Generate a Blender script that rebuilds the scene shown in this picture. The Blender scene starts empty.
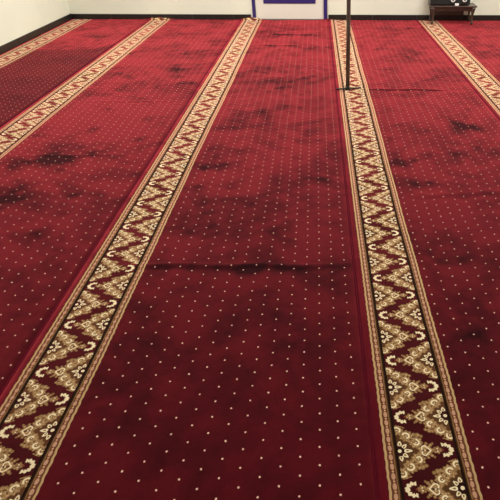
import bpy, bmesh, math, random
import numpy as np
from mathutils import Matrix, Vector
random.seed(4)
S = bpy.context.scene
C = S.collection

# ------------------------------------------------------------------ camera, light, exposure
cd = bpy.data.cameras.new('camera'); cam = bpy.data.objects.new('camera', cd); C.objects.link(cam)
cam.matrix_world = Matrix(((0.999557, 0.019437, -0.022529, 0.0),
                           (-0.029527, 0.554453, -0.831691, 0.0),
                           (-0.003674, 0.831988, 0.554781, 1.33869),
                           (0, 0, 0, 1)))
cd.sensor_width = 36.0; cd.lens = 520 / 500 * 36.0; cd.shift_x = -83 / 500
cd.clip_start = 0.05
S.camera = cam

W = bpy.data.worlds.new('world'); S.world = W; W.use_nodes = True
W.node_tree.nodes['Background'].inputs[0].default_value = (1.0, 0.96, 0.90, 1)
W.node_tree.nodes['Background'].inputs[1].default_value = 0.25

CEIL = 3.1
LIGHTS = [(-1.6, 6.2, 88), (1.9, 6.0, 88), (-1.6, 3.4, 30), (1.9, 3.4, 30), (0.2, 0.4, 6)]
for lx, ly, p in LIGHTS:
    ld = bpy.data.lights.new('ceiling_lamp_light', 'AREA'); ld.shape = 'RECTANGLE'
    ld.size = 1.15; ld.size_y = 0.3; ld.energy = p; ld.color = (1.0, 0.96, 0.90)
    lo = bpy.data.objects.new('ceiling_lamp_light', ld); C.objects.link(lo)
    lo.location = (lx, ly, CEIL - 0.10)

vs = S.view_settings
S.display_settings.display_device = 'sRGB'
vs.view_transform = 'Standard'; vs.look = 'None'; vs.gamma = 1.0; vs.use_curve_mapping = False
vs.exposure = 0.45

# ------------------------------------------------------------------ helpers
def lin(r, g, b):
    f = lambda c: (c/255/12.92) if c/255 <= 0.04045 else ((c/255+0.055)/1.055)**2.4
    return (f(r), f(g), f(b), 1.0)

class X:
    """a float socket with operators: writes Math nodes"""
    nt = None
    def __init__(s, v): s.v = v
    @staticmethod
    def op(o, *a, clamp=False):
        n = X.nt.nodes.new('ShaderNodeMath'); n.operation = o; n.use_clamp = clamp
        for i, q in enumerate(a):
            q = q.v if isinstance(q, X) else q
            if isinstance(q, (int, float)): n.inputs[i].default_value = q
            else: X.nt.links.new(q, n.inputs[i])
        return X(n.outputs[0])
    def __add__(s, o): return X.op('ADD', s, o)
    __radd__ = __add__
    def __sub__(s, o): return X.op('SUBTRACT', s, o)
    def __rsub__(s, o): return X.op('SUBTRACT', o, s)
    def __mul__(s, o): return X.op('MULTIPLY', s, o)
    __rmul__ = __mul__
    def __truediv__(s, o): return X.op('DIVIDE', s, o)
    def __lt__(s, o): return X.op('LESS_THAN', s, o)
    def __gt__(s, o): return X.op('GREATER_THAN', s, o)
def xabs(a): return X.op('ABSOLUTE', a)
def xmin(a, b): return X.op('MINIMUM', a, b)
def xmax(a, b): return X.op('MAXIMUM', a, b)
def xsin(a): return X.op('SINE', a)
def xmod(a, b): return X.op('FLOORED_MODULO', a, b)
def xlen(a, b): return X.op('SQRT', a*a + b*b)
def xatan2(a, b): return X.op('ARCTAN2', a, b)
def xmix(t, a, b): return a + t*(b - a)
def cmix(t, a, b):
    n = X.nt.nodes.new('ShaderNodeMix'); n.data_type = 'RGBA'
    for idx, q in ((0, t), (6, a), (7, b)):
        q = q.v if isinstance(q, X) else q
        if isinstance(q, (int, float, tuple)): n.inputs[idx].default_value = q
        else: X.nt.links.new(q, n.inputs[idx])
    return n.outputs[2]

def mat(name, col, rough=0.6, metal=0.0, spec=0.5, noise=0.0, nscale=8.0, coat=0.0, bump=0.0):
    m = bpy.data.materials.new(name); m.use_nodes = True; nt = m.node_tree; b = nt.nodes['Principled BSDF']
    b.inputs['Base Color'].default_value = col; b.inputs['Roughness'].default_value = rough
    b.inputs['Metallic'].default_value = metal; b.inputs['Specular IOR Level'].default_value = spec
    if coat: b.inputs['Coat Weight'].default_value = coat
    if noise or bump:
        tc = nt.nodes.new('ShaderNodeTexCoord'); no = nt.nodes.new('ShaderNodeTexNoise')
        no.inputs['Scale'].default_value = nscale; no.inputs['Detail'].default_value = 6
        nt.links.new(tc.outputs['Object'], no.inputs['Vector'])
        if noise:
            mx = nt.nodes.new('ShaderNodeMix'); mx.data_type = 'RGBA'
            mx.inputs[6].default_value = tuple(c*(1-noise) for c in col[:3]) + (1,)
            mx.inputs[7].default_value = tuple(min(1, c*(1+noise*0.6)) for c in col[:3]) + (1,)
            nt.links.new(no.outputs['Fac'], mx.inputs[0]); nt.links.new(mx.outputs[2], b.inputs['Base Color'])
        if bump:
            bp = nt.nodes.new('ShaderNodeBump'); bp.inputs['Strength'].default_value = bump
            bp.inputs['Distance'].default_value = 0.01
            nt.links.new(no.outputs['Fac'], bp.inputs['Height']); nt.links.new(bp.outputs[0], b.inputs['Normal'])
    return m

def obj(name, bm, m, parent=None, smooth=False):
    me = bpy.data.meshes.new(name)
    bmesh.ops.recalc_face_normals(bm, faces=bm.faces)
    bm.to_mesh(me); bm.free(); me.materials.append(m)
    if smooth: me.polygons.foreach_set('use_smooth', [True]*len(me.polygons))
    o = bpy.data.objects.new(name, me); C.objects.link(o)
    if parent: o.parent = parent
    return o
def tag(o, label, cat, group=None):
    o['label'] = label; o['category'] = cat
    if group: o['group'] = group
    return o
def thing(name, label, cat, loc, rz=0, group=None):
    o = bpy.data.objects.new(name, None); C.objects.link(o); o.location = loc; o.rotation_euler = (0, 0, rz)
    return tag(o, label, cat, group)
def struct(name, bm, m, parent=None, smooth=False):
    o = obj(name, bm, m, parent, smooth)
    o['kind'] = 'structure'; return o

def box(bm, x0, x1, y0, y1, z0, z1, bev=0.0, seg=2, M=None):
    r = bmesh.ops.create_cube(bm, size=1.0); vs_ = r['verts']
    for v in vs_:
        v.co = Vector((x0 + (v.co.x+0.5)*(x1-x0), y0 + (v.co.y+0.5)*(y1-y0), z0 + (v.co.z+0.5)*(z1-z0)))
    if bev:
        es = list({e for v in vs_ for e in v.link_edges})
        r2 = bmesh.ops.bevel(bm, geom=es, offset=bev, segments=seg, affect='EDGES', profile=0.6)
        vs_ = list({v for f in r2['faces'] for v in f.verts} | {v for v in vs_ if v.is_valid})
    if M is not None:
        for v in vs_: v.co = M @ v.co
    return vs_
def prism(bm, pts, z0, z1):
    a = [bm.verts.new((x, y, z0)) for x, y in pts]; b = [bm.verts.new((x, y, z1)) for x, y in pts]
    bm.faces.new(a[::-1]); bm.faces.new(b); n = len(pts)
    for i in range(n): bm.faces.new((a[i], a[(i+1) % n], b[(i+1) % n], b[i]))
def tube(bm, path, radii, n=16, sq=False):
    """swept tube with caps; radii one per point"""
    rings = []
    P = [Vector(p) for p in path]
    for i, p in enumerate(P):
        t = (P[min(i+1, len(P)-1)] - P[max(i-1, 0)]).normalized()
        ref = Vector((0, 1, 0)) if abs(t.y) < 0.9 else Vector((1, 0, 0))
        a = t.cross(ref).normalized(); b = t.cross(a).normalized()
        rr = radii[i] if isinstance(radii, (list, tuple)) else radii
        rings.append([bm.verts.new(p + (a*math.cos(2*math.pi*(k+0.5)/n) + b*math.sin(2*math.pi*(k+0.5)/n))*rr) for k in range(n)])
    for r0, r1 in zip(rings, rings[1:]):
        for k in range(n): bm.faces.new((r0[k], r0[(k+1) % n], r1[(k+1) % n], r1[k]))
    bm.faces.new(rings[0][::-1]); bm.faces.new(rings[-1])
def lathe(bm, prof, n=32, M=None):
    """profile of (radius, height) about local z"""
    rings = []
    for r, z in prof:
        rings.append([bm.verts.new((r*math.cos(2*math.pi*k/n), r*math.sin(2*math.pi*k/n), z)) for k in range(n)])
    for r0, r1 in zip(rings, rings[1:]):
        for k in range(n): bm.faces.new((r0[k], r0[(k+1) % n], r1[(k+1) % n], r1[k]))
    bm.faces.new(rings[0][::-1]); bm.faces.new(rings[-1])
    if M is not None:
        for ring in rings:
            for v in ring: v.co = M @ v.co

# ------------------------------------------------------------------ the room
WM, WY = -0.06986, 7.6794                 # back wall line  Y = WY + WM*X
ANG = math.atan(WM)
def wallY(x): return WY + WM*x
LX0, LXS = -3.3153, -0.01221              # left wall line  X = LX0 + LXS*Y
def leftX(y): return LX0 + LXS*y
RX, FY = 3.62, -2.6
corner = (leftX(7.918), 7.918)

plaster = mat('cream_plaster', lin(222, 224, 208), 0.75, noise=0.10, nscale=2.2, spec=0.25, bump=0.05)
ceil_m = mat('white_ceiling', lin(232, 230, 224), 0.85, noise=0.04, nscale=3)
tile_m = mat('grey_floor_tile', lin(140, 132, 122), 0.35, noise=0.15, nscale=4)
base_m = mat('black_skirting_tile', lin(28, 27, 26), 0.38, noise=0.3, nscale=14, spec=0.5)
grout_m = mat('pale_grout', lin(88, 84, 78), 0.8, noise=0.1)
door_m = mat('white_door_paint', lin(222, 219, 208), 0.45, noise=0.06, nscale=5)
navy_m = mat('navy_paint', lin(48, 36, 104), 0.4, noise=0.12, nscale=10)

cnr = [(leftX(FY), FY), (RX, FY), (RX, wallY(RX)), corner]
bm = bmesh.new(); prism(bm, [(p[0]*1.06, p[1]*1.04 - 0.05) for p in cnr], -0.12, 0.0); struct('floor', bm, tile_m)
bm = bmesh.new(); prism(bm, [(p[0]*1.06, p[1]*1.04 - 0.05) for p in cnr], CEIL, CEIL+0.12); struct('ceiling', bm, ceil_m)

# door opening is 2.08 m high in the back wall
DX0, DX1, DH = -0.878, 0.146, 2.09
MB = Matrix.Translation((0, WY, 0)) @ Matrix.Rotation(ANG, 4, 'Z')    # local frame of the back wall
def bx(x): return x / math.cos(ANG)
bm = bmesh.new()
xl, xr = bx(corner[0]), bx(RX)
for a, b, z0, z1 in ((xl-0.02, bx(DX0), 0, CEIL), (bx(DX1), xr+0.02, 0, CEIL), (bx(DX0), bx(DX1), DH, CEIL)):
    box(bm, a, b, 0, 0.15, z0, z1, M=MB)
struct('wall_back', bm, plaster)
bm = bmesh.new(); prism(bm, [(leftX(FY), FY), corner, (corner[0]-0.15, corner[1]), (leftX(FY)-0.15, FY)], 0, CEIL); struct('wall_left', bm, plaster)
bm = bmesh.new(); box(bm, RX, RX+0.15, FY, wallY(RX), 0, CEIL); struct('wall_right', bm, plaster)
bm = bmesh.new(); box(bm, leftX(FY)-0.1, RX+0.15, FY-0.15, FY, 0, CEIL); struct('wall_front', bm, plaster)

# black skirting tiles with pale joints
def skirting(name, M, a, b, tile, phase, h):
    bm = bmesh.new(); cuts = [a]; x = phase
    while x < b:
        if x > a + 0.05: cuts.append(x)
        x += tile
    cuts.append(b)
    for c0, c1 in zip(cuts, cuts[1:]): box(bm, c0+0.002, c1-0.002, -0.013, -0.001, 0.0, h, bev=0.0025, M=M)
    o = struct(name, bm, base_m)
    bm = bmesh.new(); box(bm, a, b, -0.0105, -0.0008, 0, h-0.002, M=M)
    g = obj('grout_joint', bm, grout_m, o)
    return o
skirting('baseboard_back_left', MB, xl+0.012, bx(-0.899), 0.569, bx(-3.412), 0.078)
skirting('baseboard_back_right', MB, bx(0.160), xr, 0.6, bx(0.160), 0.078)
dl = Vector((leftX(FY) - corner[0], FY - corner[1])); Ll = dl.length; al = math.atan2(dl.y, dl.x)
ML = Matrix.Translation((corner[0], corner[1], 0)) @ Matrix.Rotation(al, 4, 'Z') @ Matrix.Scale(-1, 4, (0, 1, 0))
skirting('baseboard_left', ML, 0.0, Ll, 0.8, 0.8, 0.082)

# the door: navy casings, white leaf with a navy panel
bm = bmesh.new(); box(bm, bx(DX0)+0.048, bx(DX1)-0.050, 0.0, 0.045, 0.020, DH-0.05, bev=0.003, M=MB)
door = struct('door_1', bm, door_m)
bm = bmesh.new(); box(bm, bx(-0.718), bx(-0.012), -0.006, 0.01, 0.214, 1.92, bev=0.003, M=MB)
obj('door_panel', bm, navy_m, door)
bm = bmesh.new()
tube(bm, [MB @ Vector((bx(0.045), -0.002, 1.0)), MB @ Vector((bx(0.045), -0.055, 1.0)), MB @ Vector((bx(-0.0), -0.06, 1.0)), MB @ Vector((bx(-0.07), -0.055, 1.0))], 0.009)
obj('door_handle', bm, mat('brushed_steel', lin(170, 170, 168), 0.3, metal=1.0), door, True)
bm = bmesh.new(); box(bm, bx(DX0)+0.004, bx(DX0)+0.0475, -0.016, 0.06, 0.028, DH-0.002, bev=0.003, M=MB); struct('trim_1', bm, navy_m)
bm = bmesh.new(); box(bm, bx(DX1)-0.0495, bx(DX1)-0.004, -0.016, 0.06, 0.012, DH-0.002, bev=0.003, M=MB); struct('trim_2', bm, navy_m)
bm = bmesh.new(); box(bm, bx(DX0)+0.048, bx(DX1)-0.050, -0.016, 0.06, DH-0.048, DH-0.002, bev=0.003, M=MB); struct('trim_3', bm, navy_m)

# ------------------------------------------------------------------ carpet material
BW = 0.248          # border width
RAIL = 0.040        # each side rail
IW = BW - 2*RAIL    # inner width
REP = 0.2400        # pattern repeat
FIELD = lin(78, 10, 20)
FIELD_DK = lin(40, 6, 13)
CREAM = lin(255, 240, 200); TAN = lin(202, 168, 118); TAN2 = lin(140, 104, 62)
OLIVE = lin(84, 58, 30); DARKB = lin(32, 16, 10); BEAD = lin(204, 158, 128); GROUND = lin(50, 10, 14)

def carpet_material():
    m = bpy.data.materials.new('red_velvet_pile_carpet'); m.use_nodes = True; nt = m.node_tree; X.nt = nt
    b = nt.nodes['Principled BSDF']
    uv = nt.nodes.new('ShaderNodeUVMap'); uv.uv_map = 'UVMap'
    sp = nt.nodes.new('ShaderNodeSeparateXYZ'); nt.links.new(uv.outputs[0], sp.inputs[0])
    # a slight woven wobble
    no = nt.nodes.new('ShaderNodeTexNoise'); no.inputs['Scale'].default_value = 26; no.inputs['Detail'].default_value = 2
    nt.links.new(uv.outputs[0], no.inputs['Vector'])
    sn = nt.nodes.new('ShaderNodeSeparateColor'); nt.links.new(no.outputs['Color'], sn.inputs[0])
    u0, v0 = X(sp.outputs[0]), X(sp.outputs[1])
    u = u0 + (X(sn.outputs[0]) - 0.5)*0.0030
    v = v0 + (X(sn.outputs[1]) - 0.5)*0.0040
    at = nt.nodes.new('ShaderNodeAttribute'); at.attribute_name = 'nap_shade'; nap_shade = X(at.outputs['Fac'])
    # pile brushed different ways: broad soft patches
    n1 = nt.nodes.new('ShaderNodeTexNoise'); n1.inputs['Scale'].default_value = 2.6; n1.inputs['Detail'].default_value = 6; n1.inputs['Roughness'].default_value = 0.66; n1.inputs['Distortion'].default_value = 0.5
    tc = nt.nodes.new('ShaderNodeTexCoord'); nt.links.new(tc.outputs['Object'], n1.inputs['Vector'])
    n2 = nt.nodes.new('ShaderNodeTexNoise'); n2.inputs['Scale'].default_value = 9; n2.inputs['Detail'].default_value = 5
    nt.links.new(tc.outputs['Object'], n2.inputs['Vector'])
    n3 = nt.nodes.new('ShaderNodeTexNoise'); n3.inputs['Scale'].default_value = 320; n3.inputs['Detail'].default_value = 2
    nt.links.new(tc.outputs['Object'], n3.inputs['Vector'])
    k = (X(n1.outputs['Fac']) - 0.5)*1.5 + (X(n2.outputs['Fac']) - 0.5)*0.7
    dark = X.op('ADD', nap_shade*(X(n2.outputs['Fac'])*3.0 - 0.35) + k*1.75, 0.20, clamp=True)
    al_ = nt.nodes.new('ShaderNodeAttribute'); al_.attribute_name = 'near_dark'; near_dark = X(al_.outputs['Fac'])
    dark = xmix(near_dark, dark, 0.66 + dark*0.25)  # mixes the near stretch of the first roll darker
    fine = X(n3.outputs['Fac'])
    field = cmix(dark, FIELD, FIELD_DK)
    # ---- dots on a staggered grid
    A, B = 0.0555, 0.0600
    ud = nt.nodes.new('ShaderNodeUVMap'); ud.uv_map = 'Dots'
    spd = nt.nodes.new('ShaderNodeSeparateXYZ'); nt.links.new(ud.outputs[0], spd.inputs[0])
    fu = (X(spd.outputs[0]) + (X(sn.outputs[0]) - 0.5)*0.006 - (BW + 0.024))/(2*A); fv = (X(spd.outputs[1]) + (X(sn.outputs[1]) - 0.5)*0.006)/B
    def lattice(a, bb):
        du = (xmod(a + 0.5, 1.0) - 0.5)*(2*A); dv = (xmod(bb + 0.5, 1.0) - 0.5)*B
        return xlen(du*1.0, dv*0.9)
    d = xmin(lattice(fu, fv), lattice(fu + 0.5, fv + 0.5))
    dot = (d < 0.0030)*(u > BW + 0.015)*(u < 1.168)
    halo = (d < 0.0044)*(u > BW + 0.015)*(u < 1.168)
    field = cmix(halo*0.55, field, lin(58, 8, 14)); field = cmix(dot, field, lin(255, 204, 184))
    # ---- border inner motif, folded to a single left-hand half motif
    U = u - RAIL
    vv = xabs(xmod(v + REP/2, REP) - REP/2)            # 0 .. .12
    bound = (U*(-0.40) + (0.0598 + 0.40*IW/2))
    sw = vv > bound
    a = xmix(sw, U, IW - U); c = xmix(sw, vv, REP/2 - vv)      # local (a, c), c >= 0
    col = GROUND
    col = cmix(X.op('MULTIPLY', dark, 0.5), col, lin(56, 9, 15))
    def sd(x, y): return xlen(a - x, c - y)
    def ang(x, y): return xatan2(c - y, a - x)
    # scalloped scroll chain
    chain = [(0.006, 0.071, 0.0160, 0.3), (0.031, 0.0505, 0.0188, 1.0), (0.057, 0.0275, 0.0184, 2.2), (0.083, 0.0, 0.0185, 0.0)]
    out = None
    for x, y, r, ph in chain:
        e = sd(x, y) - r - xsin(ang(x, y)*9.0 + ph)*0.0022
        out = e if out is None else xmin(out, e)
    # straight filling between the lobes (a band)
    nx, ny = 0.70, 0.714
    band = xabs((a - 0.008)*nx*1.0 + (c - 0.068)*ny) - 0.0085
    band = xmax(band, a - 0.078)
    out = xmin(out, band)
    # outer buds, tendrils and leaves
    for x, y, r in ((0.064, 0.0525, 0.0066), (0.054, 0.0545, 0.0052), (0.075, 0.0485, 0.0044), (0.017, 0.087, 0.0055), (0.026, 0.083, 0.0036),
                    (0.098, 0.0175, 0.0040), (0.104, 0.0225, 0.0024), (0.086, 0.0230, 0.0035)):
        out = xmin(out, sd(x, y) - r)
    bud = sd(0.1160, 0.0) - 0.0105 - xsin(ang(0.1160, 0)*6.0)*0.0018
    stem = xmax(xabs(c) - 0.004, xabs(a - 0.102) - 0.008)
    out = xmin(out, xmin(bud, stem))
    # olive ground inside the triangle
    tri = ((a*nx + (c - 0.066)*ny) < 0.0)*(a > -0.001)
    col = cmix(tri, col, OLIVE)
    col = cmix(out < 0.0016, col, TAN2)
    veins = nt.nodes.new('ShaderNodeTexVoronoi'); veins.feature = 'DISTANCE_TO_EDGE'; veins.inputs['Scale'].default_value = 130
    nt.links.new(uv.outputs[0], veins.inputs['Vector'])
    tan = cmix((X(veins.outputs['Distance']) < 0.13)*0.8, TAN, TAN2)
    col = cmix(out < -0.0010, col, tan)
    # curls: cream comma rings with dark eyes
    for x, y, r, ph in chain[:3]:
        dd = sd(x, y); spiral = xabs(dd - 0.0088 - ang(x, y)*0.0011)
        ringm = (spiral < 0.0026)
        col = cmix((dd < 0.0055), col, TAN2)
        col = cmix(ringm*(xsin(ang(x, y) + ph) > -0.55), col, CREAM)
        col = cmix(dd < 0.0020, col, CREAM)
        gap = sd(x + 0.0125, y - 0.0125)
        col = cmix(gap < 0.0028, col, OLIVE)
    # heart: a lobe towards the edge, sides closing to a point towards the bud
    lobe = xabs(xlen(a - 0.0785, c - 0.0078) - 0.0080) - 0.0020
    lobe = xmax(lobe, a - 0.0815)
    side_ = xmax(xabs((a - 0.0815)*0.70 + (c - 0.0155)*0.714) - 0.0020, xmax(0.0800 - a, a - 0.0985))
    col = cmix(xmin(lobe, side_) < 0.0, col, CREAM)
    col = cmix(xlen(a - 0.0745, c*1.0) < 0.0030, col, OLIVE)
    col = cmix(xlen((a - 0.0870)*0.7, c) < 0.0035, col, OLIVE)
    col = cmix(xabs(xlen(a - 0.1160, c) - 0.0065) < 0.0012, col, TAN2)
    col = cmix(sd(0.1160, 0.0045) < 0.0022, col, CREAM)
    col = cmix(sd(0.1135, 0.0) < 0.0018, col, OLIVE)
    # crown: thick scalloped U opening towards the apex
    cr = xabs(xlen((a - 0.1370)*0.78, c*0.86) - 0.0150) - 0.0040 - xsin(ang(0.137, 0)*11.0)*0.0016
    cr = xmax(cr, 0.1300 - a)
    col = cmix(cr < 0.0012, col, TAN2)
    col = cmix(cr < 0.0, col, CREAM)
    col = cmix(sd(0.131, 0.0) < 0.0035, col, lin(120, 60, 40))
    # half flower on the edge: eye, ring, five petals
    fl = sd(0.006, 0.0)
    col = cmix(fl < 0.0160, col, DARKB)
    def petal(pa, r0, ln, w):
        ca, sa = math.cos(pa), math.sin(pa)
        lx = (a - 0.006)*ca + c*sa - r0; ly = (c*ca - (a - 0.006)*sa)
        return xlen(lx/ln, ly/w*(1.0 + lx*(0.45/ln)))
    for pa, r0 in ((0.0, 0.0255), (0.78, 0.0225), (1.47, 0.0250)):
        p = petal(pa, r0, 0.0120 if pa == 0 else 0.0082, 0.0056)
        col = cmix(p < 1.0, col, CREAM)
        p2 = petal(pa, r0 - 0.002, 0.0042, 0.0022)
        col = cmix(p2 < 1.0, col, TAN2)
    col = cmix(fl < 0.0058, col, CREAM)
    # ---- the rails, mirrored
    e = (BW/2) - xabs(u - BW/2)                        # distance in from the border's outer edge
    ew = e + xsin(v*209.44)*0.0008 + xsin(v*71.0)*0.0005
    bp = xmod(v, REP/8)                                # dash and dot beads
    dash = (xlen((e - 0.0178)*1.5, (bp - 0.0105)*0.85) < 0.0084)
    bdot = (xlen((e - 0.0178), (bp - 0.0255)) < 0.0031)
    rc = cmix(X(1.0)*(e > 0.0072) if False else (ew > 0.0072), TAN, lin(98, 60, 36))
    rc = cmix(e > 0.0092, rc, lin(104, 64, 44))
    rc = cmix(dash*(e > 0.0092), rc, BEAD)
    rc = cmix(bdot, rc, lin(226, 178, 130))
    rc = cmix(e > 0.0255, rc, TAN2)
    rc = cmix(e > 0.0285, rc, lin(74, 46, 24))
    rc = cmix(e > 0.0320, rc, DARKB)
    col = cmix(e < RAIL, col, rc)
    field = cmix((u < -0.002)*0.4, field, lin(108, 13, 32))
    col = cmix(ew < 0.0, col, field)
    # pile grain
    grain = cmix(X.op('MULTIPLY', fine, 0.28), (1, 1, 1, 1), (0.25, 0.25, 0.25, 1))
    mul = nt.nodes.new('ShaderNodeMix'); mul.data_type = 'RGBA'; mul.blend_type = 'MULTIPLY'; mul.inputs[0].default_value = 1
    nt.links.new(col, mul.inputs[6]); nt.links.new(grain, mul.inputs[7])
    nt.links.new(mul.outputs[2], b.inputs['Base Color'])
    b.inputs['Roughness'].default_value = 0.95; b.inputs['Specular IOR Level'].default_value = 0.08
    shw = X.op('SUBTRACT', 1.0, dark*0.88, clamp=True)
    nt.links.new(shw.v, b.inputs['Sheen Weight'])
    b.inputs['Sheen Roughness'].default_value = 0.46
    sc_ = nt.nodes.new('ShaderNodeSeparateColor'); nt.links.new(mul.outputs[2], sc_.inputs[0])
    tint = cmix(X.op('MULTIPLY', X(sc_.outputs[1]), 7.0, clamp=True), lin(255, 84, 100), lin(255, 200, 180))
    deep = (e > 0.0285)*(e < 0.0405)                   # the short dark wool beside the motif has almost no sheen
    tint = cmix(deep, tint, lin(70, 46, 34))
    nt.links.new(tint, b.inputs['Sheen Tint'])
    bmp = nt.nodes.new('ShaderNodeBump'); bmp.inputs['Strength'].default_value = 0.5; bmp.inputs['Distance'].default_value = 0.004
    h = (X(n2.outputs['Fac'])*1.2 + fine*0.35)
    nt.links.new(h.v, bmp.inputs['Height']); nt.links.new(bmp.outputs[0], b.inputs['Normal'])
    return m
CARPET = carpet_material()
bind_m = mat('crimson_binding_tape', lin(88, 14, 32), 0.95, noise=0.25, nscale=60, spec=0.05)

# ------------------------------------------------------------------ the carpet rolls
# centre line of each patterned border: X = c0 + c1*Y
CL = [(-3.156, -0.0111), (-2.111, -0.0050), (-0.906, 0.0033), (0.2915, 0.0034), (1.456, 0.0062), (2.656, 0.0062), (3.86, 0.006)]
GAP = 0.031
DOTS = [(0, 0), (0, 0), (0.0185, 0.0045), (0, 0), (0, 0), (0, 0)]
PH = [0.10, 0.05, 0.914, 0.928, 0.02, 0.07]
def seam(k, y):
    if k == 0: return leftX(y) + 0.018
    return CL[k][0] + CL[k][1]*y - BW/2 - GAP
# brushed patches seen in the pile, plus painted crease shade across one roll (world X, Y, radius X, radius Y, amount)
NAP_SHADE = [(-1.65, 3.07, 0.11, 0.09, 0.9), (-1.53, 2.94, 0.04, 0.07, 0.7), (-1.7, 2.59, 0.11, 0.11, 0.9), (-1.47, 3.13, 0.1, 0.05, 0.5), (-1.61, 3.59, 0.04, 0.08, 0.5), (-1.65, 4.02, 0.04, 0.06, 0.5), (-1.29, 2.57, 0.12, 0.07, 0.5), (-1.27, 3.76, 0.04, 0.06, 0.5), (-1.24, 3.39, 0.05, 0.05, 0.5), (-1.75, 4.97, 0.13, 0.14, 0.4), (-1.37, 2.14, 0.14, 0.09, 0.5), (-1.85, 3.02, 0.07, 0.08, 0.5), (-0.31, 1.85, 0.39, 0.05, 0.5), (-0.31, 4.57, 0.14, 0.15, 0.6), (-0.24, 4.84, 0.24, 0.1, 0.4), (-0.82, 4.97, 0.19, 0.14, 0.3), (-0.64, 2.93, 0.13, 0.07, 0.5), (-0.62, 2.66, 0.17, 0.06, 0.4), (-0.22, 3.98, 0.16, 0.07, 0.3), (-0.43, 3.92, 0.06, 0.07, 0.4), (-0.13, 3.36, 0.1, 0.09, 0.4), (-0.65, 2.21, 0.15, 0.06, 0.4), (-0.43, 2.46, 0.21, 0.09, 0.35), (-0.1, 2.19, 0.25, 0.1, 0.3), (-0.68, 6.9, 0.17, 0.12, 0.4), (-0.39, 6.71, 0.24, 0.09, 0.4), (0.46, 2.92, 0.16, 0.07, 0.5), (1.03, 3.56, 0.09, 0.14, 0.7), (0.66, 3.0, 0.19, 0.08, 0.45), (0.57, 2.66, 0.17, 0.06, 0.4), (0.31, 2.67, 0.07, 0.08, 0.4), (0.62, 2.34, 0.13, 0.1, -0.5), (0.77, 2.11, 0.1, 0.07, -0.3), (0.38, 2.08, 0.14, 0.07, 0.3), (0.58, 1.91, 0.18, 0.08, 0.4), (0.98, 5.7, 0.15, 0.13, 0.3), (0.69, 5.93, 0.1, 0.09, 0.4), (0.98, 3.15, 0.13, 0.1, 0.3), (1.05, 7.0, 0.25, 0.19, 0.25), (-2.18, 4.45, 0.25, 0.3, 0.2), (-2.16, 3.84, 0.23, 0.23, -0.3), (-1.48, 3.81, 0.3, 0.35, -0.3), (-1.19, 2.23, 0.2, 0.15, -0.1), (0.0, 2.74, 0.08, 0.11, 0.3), (-1.25, 5.8, 0.27, 0.14, 0.35), (-1.33, 5.2, 0.15, 0.11, 0.35), (-1.09, 4.69, 0.18, 0.09, 0.3), (-1.38, 4.61, 0.16, 0.09, 0.3), (-0.41, 1.59, 0.24, 0.08, 0.25), (-0.08, 1.36, 0.22, 0.08, 0.2), (-0.61, 1.07, 0.12, 0.08, 0.1), (0.55, 1.45, 0.11, 0.11, 0.3), (-0.67, 3.57, 0.21, 0.08, 0.25), (-0.97, 1.44, 0.11, 0.07, 0.1)]
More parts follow.
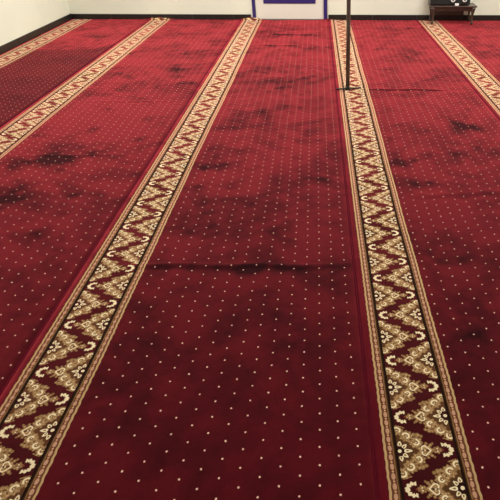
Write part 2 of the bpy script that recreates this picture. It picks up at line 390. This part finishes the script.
# folds across the pile: (roll, x0, x1, y0, y1, height, half width)
FOLDS = [(2, -0.98, 0.14, 1.90, 1.866, 0.0042, 0.018), (3, 0.36, 1.12, 4.452, 4.405, 0.007, 0.013), (2, -0.70, -0.15, 6.19, 6.12, 0.0045, 0.03),
         (2, -0.60, 0.1, 6.75, 6.70, 0.0035, 0.03), (1, -1.95, -1.20, 3.14, 3.12, 0.0025, 0.018), (1, -1.95, -1.1, 4.22, 4.20, 0.002, 0.018),
         (3, 0.45, 1.2, 2.50, 2.55, 0.003, 0.03)]
PILE = 0.012
def carpet_roll(k, label):
    ys = list(np.arange(-1.9, 7.86, 0.04))
    for f in FOLDS:
        if f[0] == k:
            c = (f[3]+f[4])/2; ys += list(np.arange(c-0.09, c+0.09, 0.005))
    ys += [7.35 + 0.01*i for i in range(56)]
    ys = np.array(sorted(set(round(y, 4) for y in ys)))
    us = np.concatenate([np.linspace(0, 1, 41)])
    end = wallY(seam(k, 7.7)) + 0.0
    Y, Tt = np.meshgrid(ys, us, indexing='ij')
    XL = np.vectorize(lambda y: seam(k, y) + 0.0003)(ys)[:, None]; XR = np.vectorize(lambda y: seam(k+1, y) - 0.0003)(ys)[:, None]
    if k == 5: XR = np.minimum(XR, RX - 0.02)
    Xx = XL + (XR-XL)*Tt
    Yl = wallY(Xx) - 0.020                         # stop just short of the skirting
    Yc = np.minimum(Y, Yl)
    bl = (CL[k][0] + CL[k][1]*Yc - BW/2)
    Uu = Xx - bl
    # gentle sideways drift of the weave
    Xw = Xx + 0.0030*np.sin(Yc*2.3 + k*1.7)*np.sin(np.pi*Tt) + 0.0014*np.sin(Yc*9.1 + k)*np.sin(np.pi*Tt)
    Z = np.full_like(Xx, PILE) + 0.0016*np.sin(Xx*5.1+k)*np.sin(Yc*3.7+k*2) * np.sin(np.pi*Tt)
    for f in FOLDS:
        if f[0] != k: continue
        fr = (Xx-f[1])/(f[2]-f[1]); yc = f[3] + (f[4]-f[3])*fr + 0.006*np.sin(Xx*17)
        mask = np.clip(fr*5, 0, 1)*np.clip((1-fr)*5, 0, 1)
        q = (Yc-yc)/f[6]
        Z += mask*f[5]*(np.exp(-q*q) - 0.25*np.exp(-((q+1.7)**2)))
    # ends crumpled up against the wall beside the door
    dist = Yl - Yc
    for cx, wx, hh in ((-2.17, 0.16, 0.026), (-0.89, 0.12, 0.034), (0.14, 0.10, 0.012)):
        Z += hh*np.exp(-((Xx-cx)/wx)**2)*np.exp(-(dist/0.045)**2)*(1+0.3*np.sin(Xx*60))
    nap_shade = np.zeros_like(Xx); near_dark_ = np.zeros_like(Xx)
    for x, y, rx, ry, s in NAP_SHADE:
        nap_shade += s*np.exp(-(((Xx-x)/rx)**2 + ((Yc-y)/ry)**2))
    for f in FOLDS:
        if f[0] == k:
            fr = (Xx-f[1])/(f[2]-f[1]); yc = f[3] + (f[4]-f[3])*fr
            nap_shade += (0.0, 0.0, 0.35, 0.18)[min(k, 3)]*np.clip(fr*4, 0, 1)*np.clip((1-fr)*4, 0, 1)*np.exp(-((Yc-yc+0.02)/0.03)**2)  # crease shade put into the pile colour, on the near side of folds
    if k == 0:                                      # near stretch is coloured darker
        near_dark_ = 1.0/(1+np.exp((Yc-6.06-0.10*np.maximum(Tt-0.85, 0)*20)/0.018))*(Uu > BW - 0.01)
    nap_shade = np.clip(nap_shade, -1, 1.2)
    ny_, nx_ = Xx.shape
    vid = np.arange(ny_*nx_).reshape(ny_, nx_)
    co = np.stack([Xw, Yc, Z], -1).reshape(-1, 3)
    faces = []; 
    keep = np.ones(ny_-1, bool)
    for i in range(ny_-1):
        if np.all(Yc[i+1]-Yc[i] < 1e-5): keep[i] = False
    last = max(i for i in range(ny_-1) if keep[i]) + 1
    for i in range(last):
        for j in range(nx_-1):
            faces.append((vid[i, j], vid[i, j+1], vid[i+1, j+1], vid[i+1, j]))
    # rim down to the floor
    rim = [vid[0, j] for j in range(nx_)] + [vid[i, nx_-1] for i in range(1, last+1)] + [vid[last, j] for j in range(nx_-2, -1, -1)] + [vid[i, 0] for i in range(last-1, 0, -1)]
    low = []
    n0 = len(co); lowco = co[rim].copy(); lowco[:, 2] = np.maximum(lowco[:, 2]-0.0115, 0.0005)
    co2 = np.vstack([co, lowco]); lo = list(range(n0, n0+len(rim)))
    for i in range(len(rim)):
        j = (i+1) % len(rim); faces.append((rim[j], rim[i], lo[i], lo[j]))
    me = bpy.data.meshes.new('carpet_roll')
    me.from_pydata([tuple(c) for c in co2], [], [tuple(int(x) for x in f) for f in faces])
    uvv = np.stack([Uu, Yc - PH[k]], -1).reshape(-1, 2); uvv = np.vstack([uvv, uvv[rim]])
    npv = np.concatenate([nap_shade.reshape(-1), nap_shade.reshape(-1)[rim]])
    uvl = me.uv_layers.new(name='UVMap')
    li = np.empty(len(me.loops), dtype=np.int32); me.loops.foreach_get('vertex_index', li)
    uvl.data.foreach_set('uv', uvv[li].astype(np.float32).ravel())
    ul2 = me.uv_layers.new(name='Dots'); ul2.data.foreach_set('uv', (uvv - np.array(DOTS[k]))[li].astype(np.float32).ravel())
    at = me.attributes.new('nap_shade', 'FLOAT', 'POINT'); at.data.foreach_set('value', npv.astype(np.float32))
    lv = np.concatenate([near_dark_.reshape(-1), near_dark_.reshape(-1)[rim]]); a2 = me.attributes.new('near_dark', 'FLOAT', 'POINT'); a2.data.foreach_set('value', lv.astype(np.float32))
    me.materials.append(CARPET); me.polygons.foreach_set('use_smooth', [True]*len(me.polygons)); me.update()
    o = bpy.data.objects.new('carpet_roll', me); C.objects.link(o)
    tag(o, label, 'carpet', 'red carpet rolls laid side by side')
    # bound edges, a low crimson cord along each long side
    for side in (0, nx_-1):
        if k == 0 and side == 0: continue
        bm = bmesh.new(); dx = 0.0035 if side == 0 else -0.0035
        pts = [(Xw[i, side]+dx, Yc[i, side], Z[i, side]-0.0012) for i in range(0, last+1, 2)]
        pts = [p for i, p in enumerate(pts) if i == 0 or p[1] - pts[i-1][1] > 1e-4]
        tube(bm, pts, 0.0030, n=8); obj('edge_binding', bm, bind_m, o, True)
    return o
names = ['red carpet roll along the left wall, its near part darker',
         'second red carpet roll from the left wall, with dark blotches in its pile',
         'red carpet roll running to the white door, a fold across its near half',
         'red carpet roll whose border stripe carries the upright pole',
         'red carpet roll at the right, its border stripe ending under the small black table',
         'red carpet roll furthest right, beside the right wall']
for k in range(6): carpet_roll(k, names[k])

# ------------------------------------------------------------------ upright pole stand
pole_m = mat('dark_weathered_metal', lin(112, 104, 96), 0.42, metal=0.6, noise=0.25, nscale=30)
blk = mat('black_rubber', lin(26, 22, 22), 0.5, noise=0.2)
st = thing('pole_stand', 'thin dark upright pole on a low black foot, standing on the carpet border', 'stand', (0.252, 4.452, 0.0150))
bm = bmesh.new(); tube(bm, [(0, 0, 0.004), (0, 0, 0.5), (0, 0, 1.0), (-0.002, 0, 1.65)], 0.0165, n=20); obj('pole', bm, pole_m, st, True)
bm = bmesh.new(); lathe(bm, [(0.020, 1.62), (0.021, 1.635), (0.021, 1.66), (0.016, 1.668), (0.004, 1.67)], 24); obj('end_cap', bm, blk, st, True)
bm = bmesh.new(); lathe(bm, [(0.022, 0.0), (0.023, 0.006), (0.021, 0.016), (0.0175, 0.022)], 24); obj('collar', bm, blk, st, True)
for dx, dy, r in ((-0.098, -0.018, 0.0065), (0.120, 0.014, 0.0055), (0.0, 0.13, 0.0065)):
    bm = bmesh.new(); tube(bm, [(0, 0, 0.009), (dx*0.5, dy*0.5, 0.009), (dx*0.9, dy*0.9, 0.008), (dx, dy, 0.007)], [r*1.2, r, r, r*0.7], n=12); obj('foot', bm, blk, st, True)

# ------------------------------------------------------------------ low table with carved legs
wood = mat('dark_stained_wood', lin(66, 48, 40), 0.4, noise=0.3, nscale=22, coat=0.15)
shade_m = mat('grey_brown_shade', lin(84, 74, 68), 0.55, noise=0.15, nscale=10)
TX, TD, TW, TH = 1.478, 0.27, 0.562, 0.222
tb = thing('low_table', 'low dark wooden table with curved legs against the back wall', 'table', (TX, wallY(TX) - 0.330, PILE + 0.0034), ANG)
bm = bmesh.new(); box(bm, -0.018, TW+0.018, 0.0, TD+0.012, TH-0.018, TH, bev=0.005, seg=3); obj('tabletop', bm, wood, tb)
for nm, (x0, x1, y0, y1) in (('apron', (0.02, TW-0.02, 0.018, 0.034)), ('apron', (0.02, TW-0.02, TD-0.032, TD-0.016))):
    # shaped lower edge: an arch with dropped brackets at the legs
    bm = bmesh.new(); n = 28; top = TH-0.017; fr = []
    for i in range(n+1):
        t = i/n; x = x0+(x1-x0)*t; ed = min(t, 1-t)
        zb = TH-0.060 - 0.040*math.exp(-(ed/0.055)**2) + 0.006*math.cos(t*2*math.pi*3)
        fr.append((x, zb))
    a = [[bm.verts.new((x, y, z)) for x, z in fr] for y in (y0, y1)]; b_ = [[bm.verts.new((x, y, top)) for x, z in fr] for y in (y0, y1)]
    for i in range(n):
        bm.faces.new((a[0][i], a[0][i+1], b_[0][i+1], b_[0][i])); bm.faces.new((a[1][i+1], a[1][i], b_[1][i], b_[1][i+1]))
        bm.faces.new((a[0][i+1], a[0][i], a[1][i], a[1][i+1])); bm.faces.new((b_[0][i], b_[0][i+1], b_[1][i+1], b_[1][i]))
    bm.faces.new((a[0][0], b_[0][0], b_[1][0], a[1][0])); bm.faces.new((a[0][n], a[1][n], b_[1][n], b_[0][n]))
    obj(nm, bm, wood, tb)
for sx in (0.012, TW-0.036):
    bm = bmesh.new(); box(bm, sx, sx+0.016, 0.035, TD-0.033, TH-0.065, TH-0.017, bev=0.002); obj('side_rail', bm, wood, tb)
bm = bmesh.new(); box(bm, 0.03, TW-0.10, TD-0.030, TD-0.022, 0.075, TH-0.055, bev=0.001); obj('shade_board', bm, shade_m, tb)  # added dark sheet, stands in for shade on the wall under the table
for sx, sy in ((0.022, 0.022), (TW-0.022, 0.022), (0.022, TD-0.020), (TW-0.022, TD-0.020)):
    s = 1 if sx < 0.3 else -1
    bm = bmesh.new()
    prof = [(0, 0.0, 0.013), (0.002, 0.012, 0.016), (0.003, 0.026, 0.011), (0.006, 0.06, 0.0095), (0.007, 0.10, 0.011), (0.003, 0.15, 0.016), (-0.002, 0.185, 0.020), (-0.003, TH-0.019, 0.020)]
    tube(bm, [(sx + s*(p[0]), sy, p[1]) for p in prof], [p[2]*1.25 for p in prof], n=12)
    obj('leg', bm, wood, tb, True)

# ------------------------------------------------------------------ black sound box on the table
shell = mat('black_plastic_shell', lin(30, 33, 34), 0.35, noise=0.15, nscale=20)
cloth = mat('black_speaker_grille', lin(18, 18, 19), 0.8, noise=0.3, nscale=220)
white = mat('white_plastic', lin(238, 238, 236), 0.4)
paper = mat('white_paper', lin(240, 240, 238), 0.8)
gm = mat('grey_rubber_cone', lin(120, 124, 132), 0.6)
sbx = thing('sound_box', 'black sound box with white ringed dials on the low dark table', 'speaker', tuple(Vector((TX, wallY(TX) - 0.330, PILE + TH + 0.0039)) + Matrix.Rotation(ANG, 3, 'Z') @ Vector((-0.022, 0.012, 0))), ANG)
SW, SD, SH = 0.508, 0.23, 0.30
bm = bmesh.new(); box(bm, 0, SW, 0, SD, 0.008, SH, bev=0.012, seg=3); obj('cabinet', bm, shell, sbx)
bm = bmesh.new(); box(bm, 0.055, SW-0.015, -0.006, 0.004, 0.020, SH-0.02, bev=0.003); obj('grille', bm, cloth, sbx)
for x in (0.04, SW-0.04):
    for y in (0.03, SD-0.03):
        bm = bmesh.new(); lathe(bm, [(0.010, 0.0), (0.012, 0.002), (0.012, 0.009)], 16, Matrix.Translation((x, y, 0))); obj('rubber_foot', bm, blk, sbx, True)
RX90 = Matrix.Rotation(math.pi/2, 4, 'X')
for x, z in ((0.285, 0.070), (0.432, 0.070)):
    Mx = Matrix.Translation((x, -0.006, z)) @ RX90
    bm = bmesh.new(); lathe(bm, [(0.027, 0.0), (0.027, 0.007), (0.024, 0.011), (0.016, 0.011), (0.015, 0.006)], 28, Mx); d = obj('dial_ring', bm, white, sbx, True)
    bm = bmesh.new(); lathe(bm, [(0.0145, 0.004), (0.0145, 0.012), (0.011, 0.014), (0.002, 0.0145)], 24, Mx); obj('dial_centre', bm, gm, d, True)
bm = bmesh.new(); box(bm, 0.316, 0.364, -0.0072, -0.0060, 0.004, 0.030, bev=0.0004); tg = obj('paper_tag', bm, paper, sbx); tg['label'] = 'small white paper tag'

# ------------------------------------------------------------------ ceiling lamps above
lamp_h = mat('white_lamp_housing', lin(235, 235, 232), 0.4)
dif = bpy.data.materials.new('lamp_diffuser'); dif.use_nodes = True
bs = dif.node_tree.nodes['Principled BSDF']; bs.inputs['Emission Color'].default_value = (1, 0.95, 0.86, 1); bs.inputs['Emission Strength'].default_value = 3.0
where = ['over the left side near the back wall', 'over the right side near the back wall', 'over the middle of the room on the left', 'over the middle of the room on the right', 'over the front of the room']
for i, (lx, ly, p) in enumerate(LIGHTS):
    t = thing('ceiling_lamp', 'long white ceiling lamp ' + where[i], 'ceiling lamp', (lx, ly, CEIL), 0, 'ceiling lamps')
    bm = bmesh.new(); box(bm, -0.62, 0.62, -0.17, 0.17, -0.05, -0.001, bev=0.006); obj('housing', bm, lamp_h, t)
    bm = bmesh.new(); box(bm, -0.58, 0.58, -0.15, 0.15, -0.072, -0.0505, bev=0.008); obj('diffuser', bm, dif, t)
